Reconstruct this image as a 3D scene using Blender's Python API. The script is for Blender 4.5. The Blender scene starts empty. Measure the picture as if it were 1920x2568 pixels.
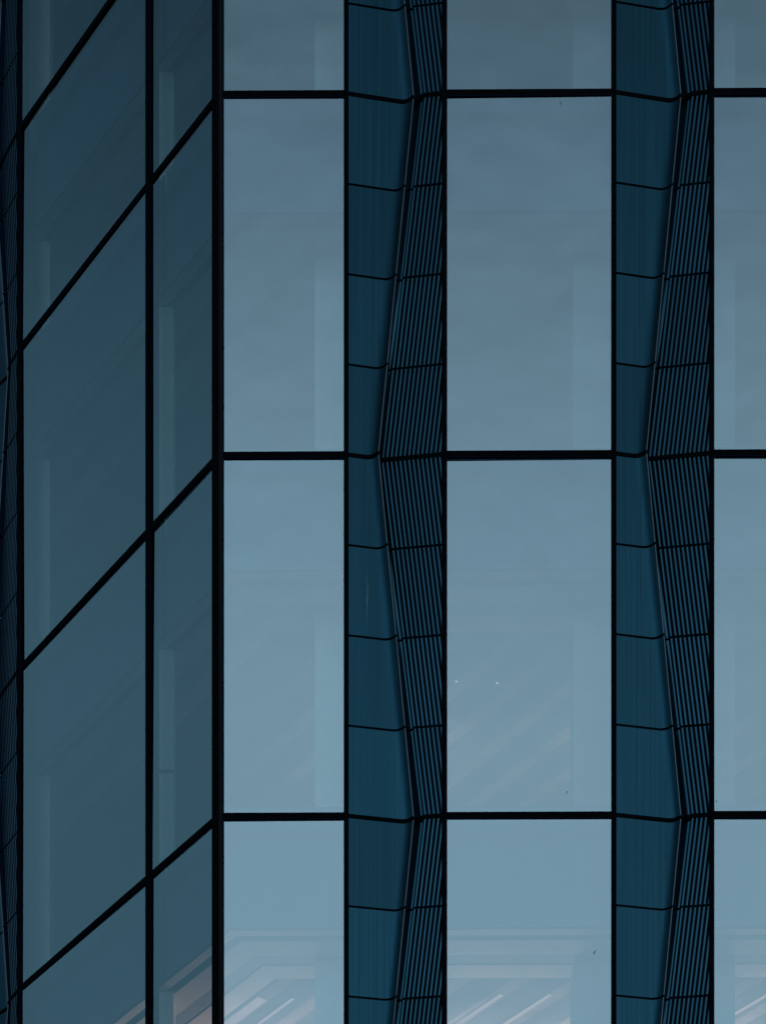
import bpy, bmesh, math, random
from mathutils import Vector
random.seed(7)
C = bpy.context.scene.collection
SC = bpy.context.scene
R = math.radians

# ------------------------------------------------------------------ camera
S = 226.5                      # photograph pixels per metre on the front wall
F = 6000.0                     # focal length in photograph pixels
HORIZON = 5890.0               # eye level, far below the frame (rising front lens)
DIST = F / S
EYE = 1.6
cd = bpy.data.cameras.new('camera')
cam = bpy.data.objects.new('camera', cd); C.objects.link(cam)
cam.location = (0, -DIST, EYE); cam.rotation_euler = (R(90), 0, 0)
cd.sensor_fit = 'HORIZONTAL'; cd.sensor_width = 36.0
cd.lens = F / 1920 * 36.0
cd.shift_y = (HORIZON - 1284) / 1920
cd.clip_start = 0.1; cd.clip_end = 3000
SC.camera = cam

# ------------------------------------------------------------------ sky and sun
SUN_EL, SUN_AZ = R(9), R(40)          # low veiled sun behind the tower, front walls in open shade
w = bpy.data.worlds.new('World'); SC.world = w; w.use_nodes = True
nt = w.node_tree; N = nt.nodes; L = nt.links
for n in list(N): N.remove(n)
out = N.new('ShaderNodeOutputWorld'); bg = N.new('ShaderNodeBackground')
sky = N.new('ShaderNodeTexSky'); sky.sky_type = 'NISHITA'; sky.sun_disc = False
sky.sun_elevation = SUN_EL; sky.sun_rotation = SUN_AZ
sky.air_density = 1.0; sky.dust_density = 2.0; sky.ozone_density = 3.0
tc = N.new('ShaderNodeTexCoord'); sep = N.new('ShaderNodeSeparateXYZ')
L.new(tc.outputs['Generated'], sep.inputs[0])
# cloud deck: bright low sky, dark overhead, darker away from the sun side
mr = N.new('ShaderNodeMapRange'); mr.interpolation_type = 'SMOOTHSTEP'
mr.inputs['From Min'].default_value = 0.55; mr.inputs['From Max'].default_value = 0.76
mr.inputs['To Min'].default_value = 1.0; mr.inputs['To Max'].default_value = 0.26
L.new(sep.outputs['Z'], mr.inputs['Value'])
mz = N.new('ShaderNodeMapRange'); mz.interpolation_type = 'SMOOTHSTEP'
mz.inputs['From Min'].default_value = -0.35; mz.inputs['From Max'].default_value = 0.58
mz.inputs['To Min'].default_value = 1.0; mz.inputs['To Max'].default_value = 0.235
dotn = N.new('ShaderNodeVectorMath'); dotn.operation = 'DOT_PRODUCT'
dotn.inputs[1].default_value = (-0.85, 0.53, 0)
L.new(tc.outputs['Generated'], dotn.inputs[0]); L.new(dotn.outputs['Value'], mz.inputs['Value'])
mul = N.new('ShaderNodeMath'); mul.operation = 'MULTIPLY'
L.new(mr.outputs[0], mul.inputs[0]); L.new(mz.outputs[0], mul.inputs[1])
cn = N.new('ShaderNodeTexNoise'); cn.inputs['Scale'].default_value = 5.0; cn.inputs['Detail'].default_value = 4.0
L.new(tc.outputs['Generated'], cn.inputs['Vector'])
cm = N.new('ShaderNodeMapRange'); cm.inputs['From Min'].default_value = 0.3; cm.inputs['From Max'].default_value = 0.7
cm.inputs['To Min'].default_value = 0.98; cm.inputs['To Max'].default_value = 1.02
L.new(cn.outputs['Fac'], cm.inputs['Value'])
mul2 = N.new('ShaderNodeMath'); mul2.operation = 'MULTIPLY'
L.new(mul.outputs[0], mul2.inputs[0]); L.new(cm.outputs[0], mul2.inputs[1])
mixc = N.new('ShaderNodeMix'); mixc.data_type = 'RGBA'; mixc.blend_type = 'MIX'
mixc.inputs['Factor'].default_value = 0.6              # grey cloud veil over the clear sky
L.new(sky.outputs['Color'], mixc.inputs['A']); veil = N.new('ShaderNodeMix'); veil.data_type = 'RGBA'      # veil: blue overhead, greyer lower down
L.new(mr.outputs[0], veil.inputs['Factor'])
veil.inputs['A'].default_value = (2.0, 3.3, 4.5, 1); veil.inputs['B'].default_value = (2.35, 3.5, 4.1, 1)
L.new(veil.outputs['Result'], mixc.inputs['B'])
vm = N.new('ShaderNodeVectorMath'); vm.operation = 'SCALE'
hue = N.new('ShaderNodeMix'); hue.data_type = 'RGBA'
hf = N.new('ShaderNodeMapRange'); hf.inputs['From Min'].default_value = -0.4; hf.inputs['From Max'].default_value = 0.7
L.new(dotn.outputs['Value'], hf.inputs['Value']); L.new(hf.outputs[0], hue.inputs['Factor'])
hue.inputs['A'].default_value = (1.05, 0.98, 1.0, 1); hue.inputs['B'].default_value = (0.77, 1.02, 1.17, 1)
tint = N.new('ShaderNodeMix'); tint.data_type = 'RGBA'; tint.blend_type = 'MULTIPLY'; tint.inputs['Factor'].default_value = 1.0
L.new(mixc.outputs['Result'], tint.inputs['A']); L.new(hue.outputs['Result'], tint.inputs['B'])
L.new(tint.outputs['Result'], vm.inputs[0]); L.new(mul2.outputs[0], vm.inputs['Scale'])
L.new(vm.outputs['Vector'], bg.inputs['Color']); bg.inputs['Strength'].default_value = 0.15
L.new(bg.outputs[0], out.inputs[0])

sd = bpy.data.lights.new('sun', 'SUN'); sd.energy = 0.5; sd.angle = R(12); sd.color = (1.0, 0.93, 0.84)
sun = bpy.data.objects.new('sun', sd); C.objects.link(sun)
sdir = Vector((math.sin(SUN_AZ) * math.cos(SUN_EL), math.cos(SUN_AZ) * math.cos(SUN_EL), math.sin(SUN_EL)))
sun.rotation_euler = (-sdir).to_track_quat('-Z', 'Y').to_euler()

SC.view_settings.view_transform = 'Standard'; SC.view_settings.look = 'None'
SC.view_settings.exposure = 1.35; SC.view_settings.gamma = 1.0

# ------------------------------------------------------------------ materials
def nodes(name):
    m = bpy.data.materials.new(name); m.use_nodes = True
    return m, m.node_tree.nodes, m.node_tree.links, m.node_tree.nodes['Principled BSDF']

def plain(name, col, rough=0.5, metal=0.0, spec=0.5, var=0.12, scale=3.0):
    m, n, l, b = nodes(name)
    t = n.new('ShaderNodeTexNoise'); t.inputs['Scale'].default_value = scale; t.inputs['Detail'].default_value = 5
    g = n.new('ShaderNodeTexCoord'); l.new(g.outputs['Object'], t.inputs['Vector'])
    r = n.new('ShaderNodeValToRGB')
    r.color_ramp.elements[0].position = 0.3; r.color_ramp.elements[1].position = 0.7
    r.color_ramp.elements[0].color = [c * (1 - var) for c in col] + [1]
    r.color_ramp.elements[1].color = [min(1, c * (1 + var)) for c in col] + [1]
    l.new(t.outputs['Fac'], r.inputs[0]); l.new(r.outputs[0], b.inputs['Base Color'])
    b.inputs['Roughness'].default_value = rough; b.inputs['Metallic'].default_value = metal
    b.inputs['Specular IOR Level'].default_value = spec
    return m

def brushed(name, col, rough, streak):
    """Anodised sheet with vertical rolling streaks."""
    m, n, l, b = nodes(name)
    g = n.new('ShaderNodeTexCoord'); mp = n.new('ShaderNodeMapping')
    mp.inputs['Scale'].default_value = (42, 42, 0.3)
    l.new(g.outputs['Object'], mp.inputs[0])
    t = n.new('ShaderNodeTexNoise'); t.inputs['Scale'].default_value = 1.0; t.inputs['Detail'].default_value = 4
    l.new(mp.outputs[0], t.inputs['Vector'])
    r = n.new('ShaderNodeValToRGB')
    r.color_ramp.elements[0].position = 0.25; r.color_ramp.elements[1].position = 0.75
    r.color_ramp.elements[0].color = [c * (1 - streak) for c in col] + [1]
    r.color_ramp.elements[1].color = [c * (1 + streak) for c in col] + [1]
    l.new(t.outputs['Fac'], r.inputs[0])
    oi = n.new('ShaderNodeObjectInfo'); om = n.new('ShaderNodeMapRange')     # batches of sheet differ a little in tone
    om.inputs['To Min'].default_value = 0.86; om.inputs['To Max'].default_value = 1.14
    l.new(oi.outputs['Random'], om.inputs['Value'])
    sc = n.new('ShaderNodeVectorMath'); sc.operation = 'SCALE'
    l.new(r.outputs[0], sc.inputs[0]); l.new(om.outputs[0], sc.inputs['Scale']); l.new(sc.outputs['Vector'], b.inputs['Base Color'])
    rr = n.new('ShaderNodeMapRange'); rr.inputs['To Min'].default_value = rough - 0.05; rr.inputs['To Max'].default_value = rough + 0.06
    l.new(t.outputs['Fac'], rr.inputs['Value']); l.new(rr.outputs[0], b.inputs['Roughness'])
    b.inputs['Metallic'].default_value = 0.9
    return m

def glass(name, refl, tint, fac):
    m = bpy.data.materials.new(name); m.use_nodes = True
    n = m.node_tree.nodes; l = m.node_tree.links
    for x in list(n): n.remove(x)
    o = n.new('ShaderNodeOutputMaterial'); mx = n.new('ShaderNodeMixShader')
    gl = n.new('ShaderNodeBsdfGlossy'); tr = n.new('ShaderNodeBsdfTransparent')
    gl.inputs['Roughness'].default_value = 0.02
    gl.inputs['Color'].default_value = (*refl, 1); tr.inputs['Color'].default_value = (*tint, 1)
    fr = n.new('ShaderNodeFresnel'); fr.inputs['IOR'].default_value = 1.5
    ma = n.new('ShaderNodeMath'); ma.operation = 'ADD'; ma.use_clamp = True; ma.inputs[1].default_value = fac
    l.new(fr.outputs[0], ma.inputs[0]); l.new(ma.outputs[0], mx.inputs[0])
    l.new(tr.outputs[0], mx.inputs[1]); l.new(gl.outputs[0], mx.inputs[2])
    # slight roller-wave of tempered glass
    g = n.new('ShaderNodeTexCoord'); t = n.new('ShaderNodeTexNoise'); t.inputs['Scale'].default_value = 0.9
    t.inputs['Detail'].default_value = 2
    l.new(g.outputs['Object'], t.inputs['Vector'])
    bp = n.new('ShaderNodeBump'); bp.inputs['Strength'].default_value = 0.25; bp.inputs['Distance'].default_value = 0.02
    l.new(t.outputs['Fac'], bp.inputs['Height']); l.new(bp.outputs[0], gl.inputs['Normal'])
    l.new(mx.outputs[0], o.inputs[0])
    return m

def lamp(name, col, strength):
    m = bpy.data.materials.new(name); m.use_nodes = True
    b = m.node_tree.nodes['Principled BSDF']
    b.inputs['Base Color'].default_value = (0.13, 0.115, 0.12, 1)
    b.inputs['Emission Color'].default_value = (*col, 1); b.inputs['Emission Strength'].default_value = strength
    return m

M_FRAME = plain('black_powder_coat', (0.0012, 0.0014, 0.002), 0.7, 0, 0.02)
M_POST = plain('dark_post_side', (0.004, 0.006, 0.007), 0.6, 0, 0.05)
M_GASKET = plain('dark_blue_gasket', (0.002, 0.004, 0.014), 0.6, 0, 0.03)
M_PANEL = brushed('blue_anodised_sheet', (0.0085, 0.043, 0.058), 0.21, 0.24)
M_FLUTE = brushed('blue_fluted_sheet', (0.018, 0.067, 0.090), 0.22, 0.08)
M_TRIM = plain('bright_edge_trim', (0.085, 0.12, 0.13), 0.4, 0.8, 0.5)
M_BACK = plain('joint_backing', (0.008, 0.022, 0.034), 0.6, 0, 0.1)
M_RECESS_SHADE = plain('recess_shade', (0.0026, 0.009, 0.020), 0.6, 0, 0.06)  # near-black colour standing in for shade in the grooves and behind the lip
M_GLASS = glass('solar_glass', (0.82, 0.97, 0.94), (0.79, 0.90, 0.91), 0.27)
M_SPAN = plain('spandrel_sheet', (0.06, 0.10, 0.15), 0.7, 0, 0.2)
M_CEIL = plain('white_ceiling', (0.66, 0.63, 0.62), 0.9, 0, 0.1)
M_GRILLE = plain('grey_grille', (0.30, 0.31, 0.33), 0.8, 0, 0.1)
M_ACOU = plain('grey_acoustic_ceiling', (0.09, 0.11, 0.13), 0.9, 0, 0.1)
def slatted(name, col, gap):
    """Linear ceiling boards running parallel to the left wall, with darker joints."""
    m, n, l, b = nodes(name)
    g = n.new('ShaderNodeTexCoord'); d = n.new('ShaderNodeVectorMath'); d.operation = 'DOT_PRODUCT'
    d.inputs[1].default_value = (0.7791 * 1.9, 0.6269 * 1.9, 0)
    l.new(g.outputs['Object'], d.inputs[0])
    fr = n.new('ShaderNodeMath'); fr.operation = 'FRACT'; l.new(d.outputs['Value'], fr.inputs[0])
    r = n.new('ShaderNodeValToRGB'); e = r.color_ramp.elements
    e[0].position = 0.0; e[0].color = (*gap, 1); e[1].position = 0.62; e[1].color = (*gap, 1)
    for p_, c_ in ((0.70, col), (0.94, col), (1.0, gap)):
        x = e.new(p_); x.color = (*c_, 1)
    l.new(fr.outputs[0], r.inputs[0])
    t = n.new('ShaderNodeTexNoise'); t.inputs['Scale'].default_value = 1.7; t.inputs['Detail'].default_value = 3
    l.new(g.outputs['Object'], t.inputs['Vector'])
    sc = n.new('ShaderNodeVectorMath'); sc.operation = 'SCALE'
    mr_ = n.new('ShaderNodeMapRange'); mr_.inputs['From Min'].default_value = 0.3; mr_.inputs['From Max'].default_value = 0.7
    mr_.inputs['To Min'].default_value = 0.5; mr_.inputs['To Max'].default_value = 1.3
    l.new(t.outputs['Fac'], mr_.inputs['Value'])
    l.new(r.outputs[0], sc.inputs[0]); l.new(mr_.outputs[0], sc.inputs['Scale']); l.new(sc.outputs['Vector'], b.inputs['Base Color'])
    b.inputs['Roughness'].default_value = 0.9
    return m
M_ACOU = slatted('slatted_ceiling', (0.29, 0.265, 0.275), (0.11, 0.13, 0.15))
M_DARK = plain('dark_slot', (0.05, 0.06, 0.07), 0.9, 0, 0.1)
M_PLAST = plain('pale_plaster', (0.46, 0.46, 0.42), 0.9, 0, 0.1)
M_WALL = plain('inner_wall', (0.22, 0.22, 0.23), 0.9, 0, 0.1)
M_SLAB = plain('concrete_slab', (0.25, 0.25, 0.25), 0.9, 0, 0.1)
M_PALE = plain('white_plaster', (0.86, 0.86, 0.76), 0.9, 0, 0.1, 0.04)
M_GREY = plain('grey_plaster', (0.25, 0.26, 0.26), 0.9, 0, 0.1)
M_TAPE = plain('teal_tape', (0.03, 0.20, 0.26), 0.6, 0, 0.2)
M_WHITE = plain('white_scratch', (0.35, 0.34, 0.30), 0.5, 0, 0.3)
M_ROAD = plain('paving', (0.12, 0.12, 0.12), 0.9, 0, 0.1, 0.3, 0.6)
M_LIT = lamp('lit_strip', (1.0, 0.70, 0.68), 0.05)
M_DIM = lamp('dim_strip', (1.0, 0.80, 0.76), 0.008)
M_SPOT = lamp('spot', (1.0, 0.95, 0.9), 0.22)

# ------------------------------------------------------------------ helpers
def link(name, verts, faces, mat, parent=None, smooth=False, recalc=True):
    me = bpy.data.meshes.new(name); me.from_pydata([tuple(v) for v in verts], [], faces); me.update()
    if recalc:
        bm = bmesh.new(); bm.from_mesh(me); bmesh.ops.recalc_face_normals(bm, faces=bm.faces); bm.to_mesh(me); bm.free()
    if smooth:
        for p in me.polygons: p.use_smooth = True
    me.materials.append(mat)
    o = bpy.data.objects.new(name, me); C.objects.link(o)
    if parent: o.parent = parent
    return o

def tag(o, label, cat, group=None):
    o['label'] = label; o['category'] = cat
    if group: o['group'] = group

ANG = R(0.33)
CX = (547 - 960) / S
UF = Vector((math.cos(ANG), -math.sin(ANG))); NF = Vector((math.sin(ANG), math.cos(ANG)))
UL = Vector((-0.6269, 0.7791)).normalized(); NL = Vector((UL.y, -UL.x))
FACE = {'front': (UF, NF), 'left': (UL, NL)}

def P(face, s, d, z):
    """Point s metres along a wall from the corner, d metres behind its glass."""
    u, n = FACE[face]
    q = Vector((CX, 0)) + u * s + n * d
    return Vector((q.x, q.y, z))

def along(face, px, d=0.0):
    """Distance along the wall of the sight line at photo column px."""
    u, n = FACE[face]
    o = Vector((CX, 0)) + n * d
    r = Vector(((px - 960) / F, 1.0)); c = Vector((0, -DIST))
    # c + t r = o + s u
    det = r.x * (-u.y) - (-u.x) * r.y
    b = o - c
    return (r.x * b.y - r.y * b.x) / det

def Z(py): return EYE + (HORIZON - py) / S

def slab(name, face, s0, s1, d0, d1, z0, z1, mat, parent, bevel=0.0):
    v = [P(face, s, d, z) for z in (z0, z1) for d in (d0, d1) for s in (s0, s1)]
    f = [(0, 1, 3, 2), (4, 6, 7, 5), (0, 4, 5, 1), (2, 3, 7, 6), (0, 2, 6, 4), (1, 5, 7, 3)]
    o = link(name, v, f, mat, parent)
    if bevel:
        b = o.modifiers.new('bevel', 'BEVEL'); b.width = bevel; b.segments = 2
    return o

LINES = [-1292, -386, 236, 1142, 2048, 2954]          # storey joints, top to bottom, in photo rows at the corner
ZL = [Z(y) for y in LINES]
LIPU = [164, 104, 164, 76, 164, 76]                 # fold position on each storey joint (pixels from the left frame)
FLU0 = [192, 118, 192, 84, 192, 84]                 # first flute on each storey joint
TH = 12.5 / S                                    # transom height

# ------------------------------------------------------------------ ground
v = [(-1500, -1500, 0), (1500, -1500, 0), (1500, 1500, 0), (-1500, 1500, 0)]
g = link('ground', v, [(0, 1, 2, 3)], M_ROAD); g['kind'] = 'structure'

# ------------------------------------------------------------------ tower
tower = bpy.data.objects.new('office_tower', None); C.objects.link(tower)
tower.location = (0, 0, 0)
tag(tower, 'dark blue glass office tower with black frames and folded fluted metal strips at its corner', 'building')

ZT, ZB = ZL[0], ZL[-1] - 0.3
# vertical frames: left and right edges in photo columns
FRONT_M = [(864, 874), (1107, 1118.5), (1534.5, 1545), (1777, 1788), (2204, 2215)]
LEFT_M = [(366.5, 377.5), (44, 52.5)]
for a, b in FRONT_M:
    slab('mullion', 'front', along('front', a), along('front', b), -0.012, 0.12, ZB, ZT, M_FRAME, tower, 0.003)
for a, b in LEFT_M:
    slab('mullion', 'left', along('left', b), along('left', a), -0.012, 0.12, ZB, ZT, M_FRAME, tower, 0.003)
# corner post: one folded profile with a dark left leaf and a slightly paler right leaf
sl, sr = along('left', 533.5), along('front', 559.5)
q = [P('left', sl, -0.014, 0), P('left', 0, -0.014, 0), P('front', 0, -0.014, 0), P('front', sr, -0.014, 0),
     P('front', sr, 0.12, 0), P('left', sl, 0.12, 0)]
q[1] = q[2] = None
def mitre(d):
    n1, n2 = NF, NL
    k = (n1 + n2); m = k * (d / (1 + n1.dot(n2)))
    return Vector((CX + m.x, m.y, 0))
q = [q[0], mitre(-0.014), q[3], q[4], q[5]]
vv = [Vector((p.x, p.y, z)) for z in (ZB, ZT) for p in q]
ff = [tuple(range(5)), tuple(range(9, 4, -1))] + [(i, (i + 1) % 5, 5 + (i + 1) % 5, 5 + i) for i in range(5)]
post = link('corner_post', vv, ff, M_FRAME, tower)
slab('post_leaf', 'front', along('front', 549), along('front', 558.5), -0.017, -0.0145, ZB, ZT, M_POST, post)

# column of folded cladding ------------------------------------------------
COLS = [('front', along('front', 874)), ('front', along('front', 1545)),
        ('left', along('left', 44) + 233 / S)]
def lerp(a, b, t): return a + (b - a) * t
def lip_flat(ul): return 0.17 * (ul - 36)
def lip_depth(ul): return lip_flat(ul) - 12
def smooth_depth(u, ul):
    a = ul - 36
    if u <= a: return 0.17 * u
    t = (u - a) / 33.0; t = min(t, 1)
    h00 = 2 * t**3 - 3 * t**2 + 1; h10 = t**3 - 2 * t**2 + t; h01 = -2 * t**3 + 3 * t**2; h11 = t**3 - t**2
    return h00 * lip_flat(ul) + h10 * 0.17 * 33 + h01 * lip_depth(ul) + h11 * (-1.15 * 33)
PITCH = 11.0
RIB = [(0.0, 1.0), (0.26, 1.0), (0.27, 0.08), (0.38, 0.01), (0.60, 0.0), (0.73, 0.015), (0.74, 1.0), (0.87, 1.0)]
def rib(t):
    t %= 1.0
    pts = RIB + [(1.0, 1.0)]
    for (a, x), (b, y) in zip(pts, pts[1:]):
        if t <= b: return x + (y - x) * (t - a) / (b - a)
    return 1.0
def flute_depth(u, ul, uf):
    b = 0.115 * (233 - u)
    k = max(0.0, 1 - (u - ul) / max(1.0, (uf - 5 - ul)))
    b = max(b, lerp(b, lip_depth(ul) + 17, k * k * (3 - 2 * k)))
    ph = (u - uf) / PITCH + 0.5
    return b + (15 * rib(ph) if ph > 0 else 7 * (1 - k))

def col_point(face, s0, u, dep, z):
    """u, dep in pixel units; the left wall's column mirrors nothing, it only runs the other way along s."""
    s = s0 + u / S if face == 'front' else s0 - u / S
    return P(face, s, dep / S, z)

def params(z):
    for i in range(len(ZL) - 1):
        if ZL[i] >= z >= ZL[i + 1] or (i == len(ZL) - 2 and z < ZL[i + 1]) or (i == 0 and z > ZL[0]):
            t = (ZL[i] - z) / (ZL[i] - ZL[i + 1])
            return lerp(LIPU[i], LIPU[i + 1], t), lerp(FLU0[i], FLU0[i + 1], t)

def grid(cols, rows, fn, name, mat, parent, smooth=True, close=False):
    v = []; f = []
    for z in rows:
        line = fn(z); n = len(line); v += line
    for r in range(len(rows) - 1):
        for c in range(n - 1):
            a = r * n + c
            q = (a, a + 1, a + n + 1, a + n)
            if (v[a] - v[a + 1]).length < 1e-6 and (v[a + n] - v[a + n + 1]).length < 1e-6: continue
            f.append(q)
    o = link(name, v, f, mat, parent, smooth)
    return o

def solid(o, t):
    m = o.modifiers.new('sheet', 'SOLIDIFY'); m.thickness = t; m.offset = -1
    return o

def zrows(z0, z1, n): return [lerp(z0, z1, k / n) for k in range(n + 1)]
GAP = 6.0 / S
UMAX = 239.0
for face, s0 in COLS:
    # backing sheet behind the joints, following the fold at a fixed setback
    def back(z):
        ul, uf = params(z)
        us = [0, ul - 36, ul - 1, ul, (ul + UMAX) / 2, UMAX]
        ds = [5, 0.17 * (ul - 36) + 5, lip_flat(ul) + 10, 0.115 * (233 - ul) + 40, 0.115 * (233 - (ul + UMAX) / 2) + 21, 20]
        return [col_point(face, s0, u, d, z) for u, d in zip(us, ds)]
    grid(6, [z for i in range(len(ZL) - 1, 0, -1) for z in zrows(ZL[i], ZL[i - 1], 6)[:6]] + [ZT],
         back, 'backing_sheet', M_BACK, tower, False)
    for i in range(len(ZL) - 1):
        quarters = 3 if i == 1 else 4
        for k in range(quarters):
            zt = ZL[i + 1] + (quarters - k) * 1.0
            zt = min(zt, ZL[i]); zb = ZL[i + 1] + (quarters - k - 1) * 1.0
            if zt < Z(2760) or zb > Z(-260 if face == 'front' else -950): continue        # nothing of it can be seen
            a = zt - (TH * 0.3 if zt == ZL[i] else GAP / 2); b = zb + (TH * 0.3 if k == quarters - 1 else GAP / 2)
            rows = zrows(b, a, 10)
            def sm(z):
                ul, uf = params(z)
                us = [-3 + (ul - 36 + 3) * j / 8 for j in range(9)] + [ul - 36 + 33 * j / 12 for j in range(1, 13)]
                return [col_point(face, s0, u, smooth_depth(u, ul), z) for u in us]
            o = grid(21, rows, sm, 'cladding_panel', M_PANEL, tower)
            def tr(z):
                ul, uf = params(z); d = lip_depth(ul)
                return [col_point(face, s0, u, dd, z) for u, dd in
                        ((ul - 2.6, d + 0.6), (ul - 2.2, d - 0.5), (ul - 0.4, d - 0.5), (ul, d + 0.3), (ul, d + 44))]
            e = grid(5, rows, tr, 'edge_trim', M_TRIM, o, False)
            e.data.materials.append(M_RECESS_SHADE)  # return face behind the lip carries the painted shade
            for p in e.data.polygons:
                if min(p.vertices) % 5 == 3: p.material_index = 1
            if face == 'front' and s0 == COLS[0][1] and a > Z(1500) > b:
                def sc(z):
                    ul, uf = params(z); m = 46 + 1.2 * math.sin(z * 9); ww = 0.4 * (1 - abs((Z(1495) - z) * S / 72))
                    return [col_point(face, s0, u, smooth_depth(u, ul) - 0.4, z) for u in (m - ww, m + ww)]
                grid(2, zrows(Z(1562), Z(1428), 12), sc, 'scratch_mark', M_WHITE, o, False)
            rows = zrows(b, a, 14)
            def fl(z):
                ul, uf = params(z)
                us = [lerp(ul + 0.2, uf - PITCH / 2, j / 5) for j in range(5)] if uf - PITCH / 2 > ul + 0.3 else [ul + 0.2] * 5
                for m in range(15):
                    for t, _ in RIB: us.append(max(ul + 0.2, uf + (m - 0.5 + t) * PITCH))
                return [col_point(face, s0, min(u, UMAX), flute_depth(min(u, UMAX), ul, uf), z) for u in us]
            o = grid(0, rows, fl, 'fluted_panel', M_FLUTE, tower, False)
            o.data.materials.append(M_RECESS_SHADE)
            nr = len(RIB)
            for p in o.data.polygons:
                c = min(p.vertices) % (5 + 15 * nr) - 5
                if (c >= 0 and not 2 <= c % nr <= 4) or -5 <= c < -3: p.material_index = 1  # groove faces and the strip next to the lip get shade as colour
    # black joint bars that follow the fold on each storey line
    for i in range(1, 5):
        def prof(z, off):
            ul, uf = params(ZL[i])
            pts = []
            for j in range(9): pts.append((-1 + (ul - 35) * j / 8, None))
            us = [(-1 + (ul - 35) * j / 8) for j in range(9)] + [ul - 36 + 33 * j / 8 for j in range(1, 9)]
            ln = [col_point(face, s0, u, smooth_depth(u, ul) + off, z) for u in us]
            ln.append(col_point(face, s0, ul, lip_depth(ul) + 0.6 + off, z))
            n2 = 40
            for j in range(n2 + 1):
                u = lerp(ul + 0.4, 234, j / n2)
                ln.append(col_point(face, s0, u, 0.115 * (233 - u) * 1 + (max(0, lip_depth(ul) + 8 - 0.115 * (233 - u))) * max(0, 1 - (u - ul) / 24) - 0.3 + off, z))
            return ln
        h = 5.2 / S
        zc = ZL[i]
        A = prof(zc - h, -0.9); B = prof(zc + h, -0.9); Cc = prof(zc - h, 12); Dd = prof(zc + h, 12)
        n = len(A); v = A + B + Cc + Dd; f = []
        for c in range(n - 1):
            f += [(c, c + 1, n + c + 1, n + c), (c, 2 * n + c, 2 * n + c + 1, c + 1), (n + c, n + c + 1, 3 * n + c + 1, 3 * n + c)]
        link('joint_bar', v, f, M_FRAME, tower)

# windows ------------------------------------------------------------------
BAYS = [('front', 559, 864), ('front', 1118.5, 1534.5), ('front', 1788, 2204),
        ('left', 377.5, 533.5), ('left', 52.5, 366.5)]
DIRT = {('front', 4, 1118.5): [(1490, 2391, 2.0, 7)], ('front', 3, 1118.5): [(1421, 1990, 1.6, 5)],
        ('front', 2, 1118.5): [(1405, 262, 1.0, 6)], ('front', 3, 1788): [(1796, 2014, 1.3, 5)]}
M_DIRT = plain('grey_dirt', (0.10, 0.14, 0.16), 0.9, 0, 0.05)
SPAN = 248 / S
ZOT = [ZT] + ZL[1:]                          # row tops: the top row runs past its joint only out of frame
for face, pa, pb in BAYS:
    sa, sb = sorted((along(face, pa), along(face, pb)))
    for i in range(len(ZL) - 1):
        if face == 'front' and i < 1: continue
        zt = ZL[i] - TH / 2; zb = ZL[i + 1] + TH / 2
        tilt = [random.uniform(-0.004, 0.004) for _ in range(2)]
        d = 0.013; sm_, zm_ = (sa + sb) / 2, (zb + zt) / 2
        cs = [(sa - 0.01, zb - 0.01), (sb + 0.01, zb - 0.01), (sb + 0.01, zt + 0.01), (sa - 0.01, zt + 0.01)]
        front = [P(face, s, d + tilt[0] * (s - sm_) + tilt[1] * (z - zm_), z) for s, z in cs]
        win = link('window', front, [(0, 1, 2, 3) if face == 'front' else (3, 2, 1, 0)], M_GLASS, tower, recalc=False)
        for px, py, rx, ry in DIRT.get((face, i, pa), ()):
            s_ = along(face, px); zz = Z(py); nn = 9
            vv = [P(face, s_ + 0.7 * rx / S * math.cos(6.283 * k / nn) * random.uniform(0.6, 1.1) + 0.3 * ry / S * math.sin(6.283 * k / nn), 0.0005, zz + 0.7 * ry / S * math.sin(6.283 * k / nn)) for k in range(nn)]
            link('dirt_mark', vv, [tuple(range(nn))], M_DIRT, win)
        # rubber gasket round the pane
        gw = 2.4 / S
        if face == 'left': gw = 2.0 / S
        bm_v = []; bm_f = []
        for (s0_, s1_, z0_, z1_) in ((sa, sa + gw, zb, zt), (sb - gw, sb, zb, zt), (sa + gw, sb - gw, zb, zb + gw * .8), (sa + gw, sb - gw, zt - gw * .8, zt)):
            n0 = len(bm_v)
            bm_v += [P(face, s, dd, z) for z in (z0_, z1_) for dd in (-0.007, 0.0) for s in (s0_, s1_)]
            bm_f += [tuple(n0 + k for k in q) for q in ((0, 1, 3, 2), (4, 6, 7, 5), (0, 4, 5, 1), (2, 3, 7, 6), (0, 2, 6, 4), (1, 5, 7, 3))]
        link('gasket', bm_v, bm_f, M_GASKET, win)
        slab('spandrel_panel', face, sa - 0.02, sb + 0.02, 0.235, 0.25, zt - SPAN + TH / 2, zt + 0.28, M_SPAN, win)
    for i in range(0, 6):
        if face == 'front' and i < 2: continue
        slab('transom', face, sa + 0.001, sb - 0.001, -0.008, 0.035, ZL[i] - (TH if face == 'front' else TH * 0.86) / 2, ZL[i] + (TH if face == 'front' else TH * 0.86) / 2, M_FRAME, tower, 0.004)

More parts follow.
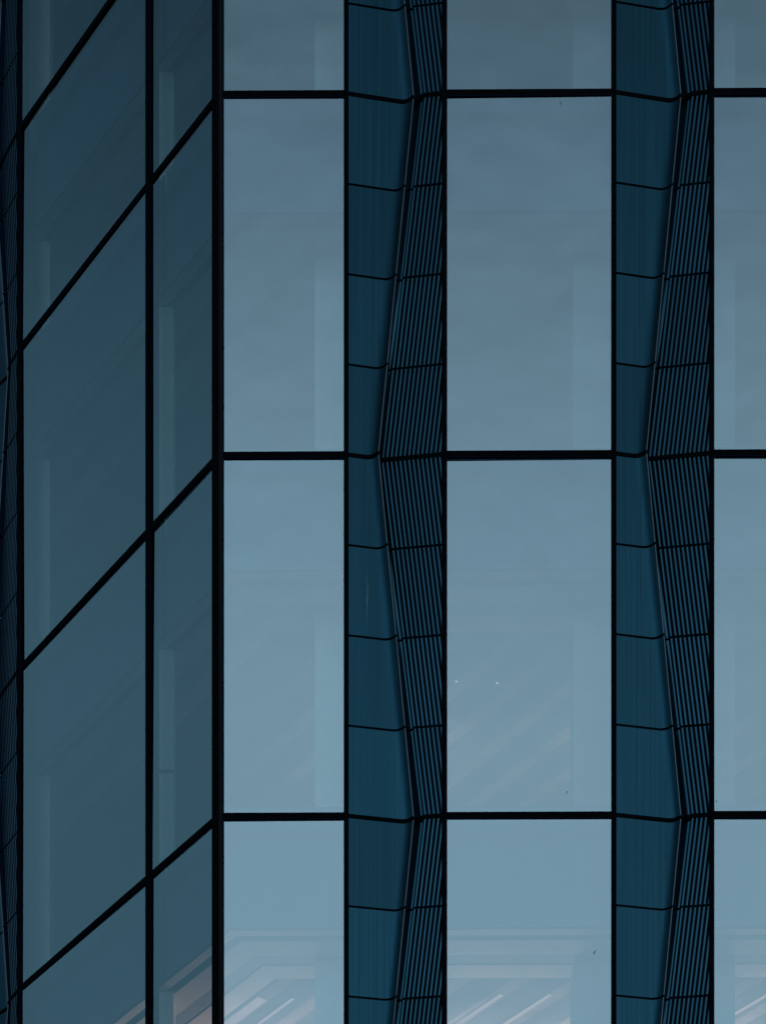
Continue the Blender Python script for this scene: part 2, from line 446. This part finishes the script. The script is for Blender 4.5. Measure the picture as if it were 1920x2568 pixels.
# inside: slabs, stepped ceilings, pillars -----------------------------------
SR = along('front', 2215); SLf = along('left', 44) + 1.5
def inset(d):
    """Both walls offset inwards by d, mitred at the corner."""
    a = P('left', SLf, d, 0); b = mitre(d); c = P('front', SR, d, 0)
    return [a, b, c]
def band(name, d0, d1, z, mat, parent, z1=None):
    z1 = z if z1 is None else z1
    a, b = inset(d0), inset(d1)
    v = [Vector((p.x, p.y, z)) for p in a] + [Vector((p.x, p.y, z1)) for p in b]
    return link(name, v, [(0, 1, 4, 3), (1, 2, 5, 4)], mat, parent)
BACKD = 7.5
def plate(name, d, z0, z1, mat, parent):
    a = inset(d)
    far = [Vector((SR + CX, BACKD, 0)), Vector((a[0].x, BACKD + 1, 0))]
    ring = a + far
    v = [Vector((p.x, p.y, z)) for z in (z0, z1) for p in ring]; n = len(ring)
    f = [tuple(range(n)), tuple(range(2 * n - 1, n - 1, -1))] + [(i, (i + 1) % n, n + (i + 1) % n, n + i) for i in range(n)]
    return link(name, v, f, mat, parent)
for i in range(0, 6):
    zl = ZL[i]
    plate('floor_slab', 0.34, zl - 0.30, zl - 0.02, M_SLAB, tower)
    if i == 5: break
    zc = zl - SPAN - 0.02
    ceil = plate('ceiling', 1.20, zc, zc + 0.05, M_ACOU, tower)
    band('ceiling_edge', 0.255, 0.36, zc, M_CEIL, ceil)
    band('blind_slot', 0.36, 0.46, zc + 0.12, M_DARK, ceil)
    band('ceiling_strip', 0.46, 0.74, zc, M_CEIL, ceil)
    band('air_grille', 0.74, 0.94, zc + 0.01, M_GRILLE, ceil)
    band('ceiling_strip', 0.94, 1.199, zc, M_CEIL, ceil)
# walls that close the floor plate
def wall(name, p, q, z0, z1, t=0.1):
    dr = (q - p).normalized(); n = Vector((-dr.y, dr.x, 0)) * t
    v = [Vector((a.x, a.y, z)) for z in (z0, z1) for a in (p, q, q + n, p + n)]
    return link(name, v, [(0, 1, 2, 3), (7, 6, 5, 4), (0, 4, 5, 1), (1, 5, 6, 2), (2, 6, 7, 3), (3, 7, 4, 0)], M_WALL, tower)
a0, a1, a2 = inset(0.14)
wall('end_wall', a2, Vector((a2.x, BACKD, 0)), ZB, ZT)
wall('back_wall', Vector((a2.x, BACKD, 0)), Vector((a0.x, BACKD + 1, 0)), ZB, ZT)
wall('end_wall', Vector((a0.x, BACKD + 1, 0)), a0, ZB, ZT)

PILLARS = [('front', 789, 950, 0.80), ('front', 1437, 1843, 0.80), ]
LEFT_PILLARS = [(384, 435), (62, 125)]
for face, pa, pb, d in PILLARS:
    sa, sb = sorted((along(face, pa, d), along(face, pb, d)))
    for i in range(0, 5):
        pl = slab('inner_pillar', face, sa, sb, d, d + 0.5, ZL[i + 1] - 0.02, ZL[i] - SPAN - 0.03, M_PLAST if pa == 789 else M_GREY, tower, 0.015)
for pa, pb in LEFT_PILLARS:                  # set square to the front wall, just inside the left wall
    y0 = P('left', along('left', pa), 0, 0).y + 0.42
    t = y0 + DIST
    xa, xb = (pa - 960) / F * t, (pb - 960) / F * t
    for i in range(0, 5):
        v = [(x, y, z) for z in (ZL[i + 1] - 0.02, ZL[i] - SPAN - 0.03) for y in (y0, y0 + 0.3) for x in (xa, xb)]
        pl = link('inner_pillar', v, [(0, 1, 3, 2), (4, 6, 7, 5), (0, 4, 5, 1), (2, 3, 7, 6), (0, 2, 6, 4), (1, 5, 7, 3)], M_PALE, tower)
        if pa == 384 and i == 3:
            zt = EYE + (HORIZON - 1936) / F * t
            v = [(x, y, z) for z in (zt - 0.02, zt + 0.025) for y in (y0 - 0.004, y0 - 0.001) for x in ((393 - 960) / F * t, xb)]
            link('tape_strip', v, [(0, 1, 3, 2), (4, 6, 7, 5), (0, 4, 5, 1), (2, 3, 7, 6), (0, 2, 6, 4), (1, 5, 7, 3)], M_TAPE, pl)

# low podium that carries the visible storeys
ring = inset(0.16)
far = [Vector((a2.x, BACKD, 0)), Vector((a0.x, BACKD + 1, 0))]
rg = ring + far; n = 5
v = [Vector((p.x, p.y, z)) for z in (0, ZB) for p in rg]
link('podium', v, [tuple(range(n)), tuple(range(2 * n - 1, n - 1, -1))] + [(i, (i + 1) % n, n + (i + 1) % n, n + i) for i in range(n)], M_FRAME, tower)

# ceiling lights: strips parallel to the left wall ----------------------------
def strip(px, py, zc, width, length, mat, label):
    """A strip light whose near end shows at photo point (px, py) on the ceiling at height zc."""
    t = (zc - EYE) / ((HORIZON - py) / F)
    c = Vector(((px - 960) / F * t, -DIST + t))
    u = UL; nn = Vector((-u.y, u.x))
    z = zc - 0.012
    pts = [c + nn * (width / 2), c - nn * (width / 2), c - nn * (width / 2) + u * length, c + nn * (width / 2) + u * length]
    root = bpy.data.objects.new('ceiling_light', None); C.objects.link(root); root.location = (c.x, c.y, z)
    tag(root, label, 'ceiling light', 'strip lights on the office ceilings')
    rel = [Vector((p.x - c.x, p.y - c.y, 0)) for p in pts]
    v = [r_ + Vector((0, 0, h)) for h in (0, 0.01) for r_ in rel]
    link('diffuser', v, [(0, 1, 2, 3), (7, 6, 5, 4), (0, 4, 5, 1), (1, 5, 6, 2), (2, 6, 7, 3), (3, 7, 4, 0)], mat, root)
    return root
zD = ZL[4] - SPAN - 0.02; zC = ZL[3] - SPAN - 0.02
strip(658, 2503, zD, 0.13, 2.2, M_LIT, 'wide lit strip light behind the lower left corner window on the front')
strip(735, 2503, zD, 0.04, 2.2, M_LIT, 'thin lit strip light beside the wide one behind the narrow front window')
strip(1258, 2493, zD, 0.05, 2.4, M_LIT, 'lit strip light at the left behind the wide lower front window')
strip(1380, 2493, zD, 0.05, 2.4, M_LIT, 'lit strip light near the pillar behind the wide lower front window')
strip(1930, 2490, zD, 0.05, 2.0, M_LIT, 'lit strip light behind the lowest window at the right edge')

# added warm fill lamps, out of view, brightening the two lower storeys' ceilings
for (x, y, z, e) in ((-1.0, 3.2, zD - 0.9, 12), (1.6, 3.0, zD - 0.9, 12), (4.6, 3.0, zD - 0.9, 12), (-2.6, 4.6, zD - 0.9, 12),
                     (0.3, 3.4, zC - 0.9, 2), (3.0, 3.4, zC - 0.9, 2)):
    ld = bpy.data.lights.new('added_uplight', 'AREA'); ld.size = 1.4; ld.energy = e; ld.color = (1.0, 0.62, 0.56)
    lo = bpy.data.objects.new('added_uplight', ld); C.objects.link(lo); lo.location = (x, y, z); lo.rotation_euler = (math.pi, 0, 0)
    lo.parent = tower

# two tiny spotlights that glint on the middle storey's ceiling
for px, py, lb in ((1246, 1713, 'tiny bright spotlight shining through the middle of the wide window, middle storey'),
                   (1144, 1709, 'tiny bright spotlight near the left frame of the wide middle window')):
    t = (zC - 0.03 - EYE) / ((HORIZON - py) / F)
    root = bpy.data.objects.new('ceiling_spotlight', None); C.objects.link(root)
    root.location = ((px - 960) / F * t, -DIST + t, zC - 0.03); tag(root, lb, 'spotlight', 'spotlights on the office ceilings')
    for nm, r0, z0, z1, mat in (('housing', 0.028, 0.0, 0.03, M_CEIL), ('lens', 0.009, -0.006, 0.0, M_SPOT)):
        v = [(r0 * math.cos(6.2832 * k / 16), r0 * math.sin(6.2832 * k / 16), z) for z in (z0, z1) for k in range(16)]
        f = [tuple(range(16)), tuple(range(31, 15, -1))] + [(k, (k + 1) % 16, 16 + (k + 1) % 16, 16 + k) for k in range(16)]
        link(nm, v, f, mat, root)
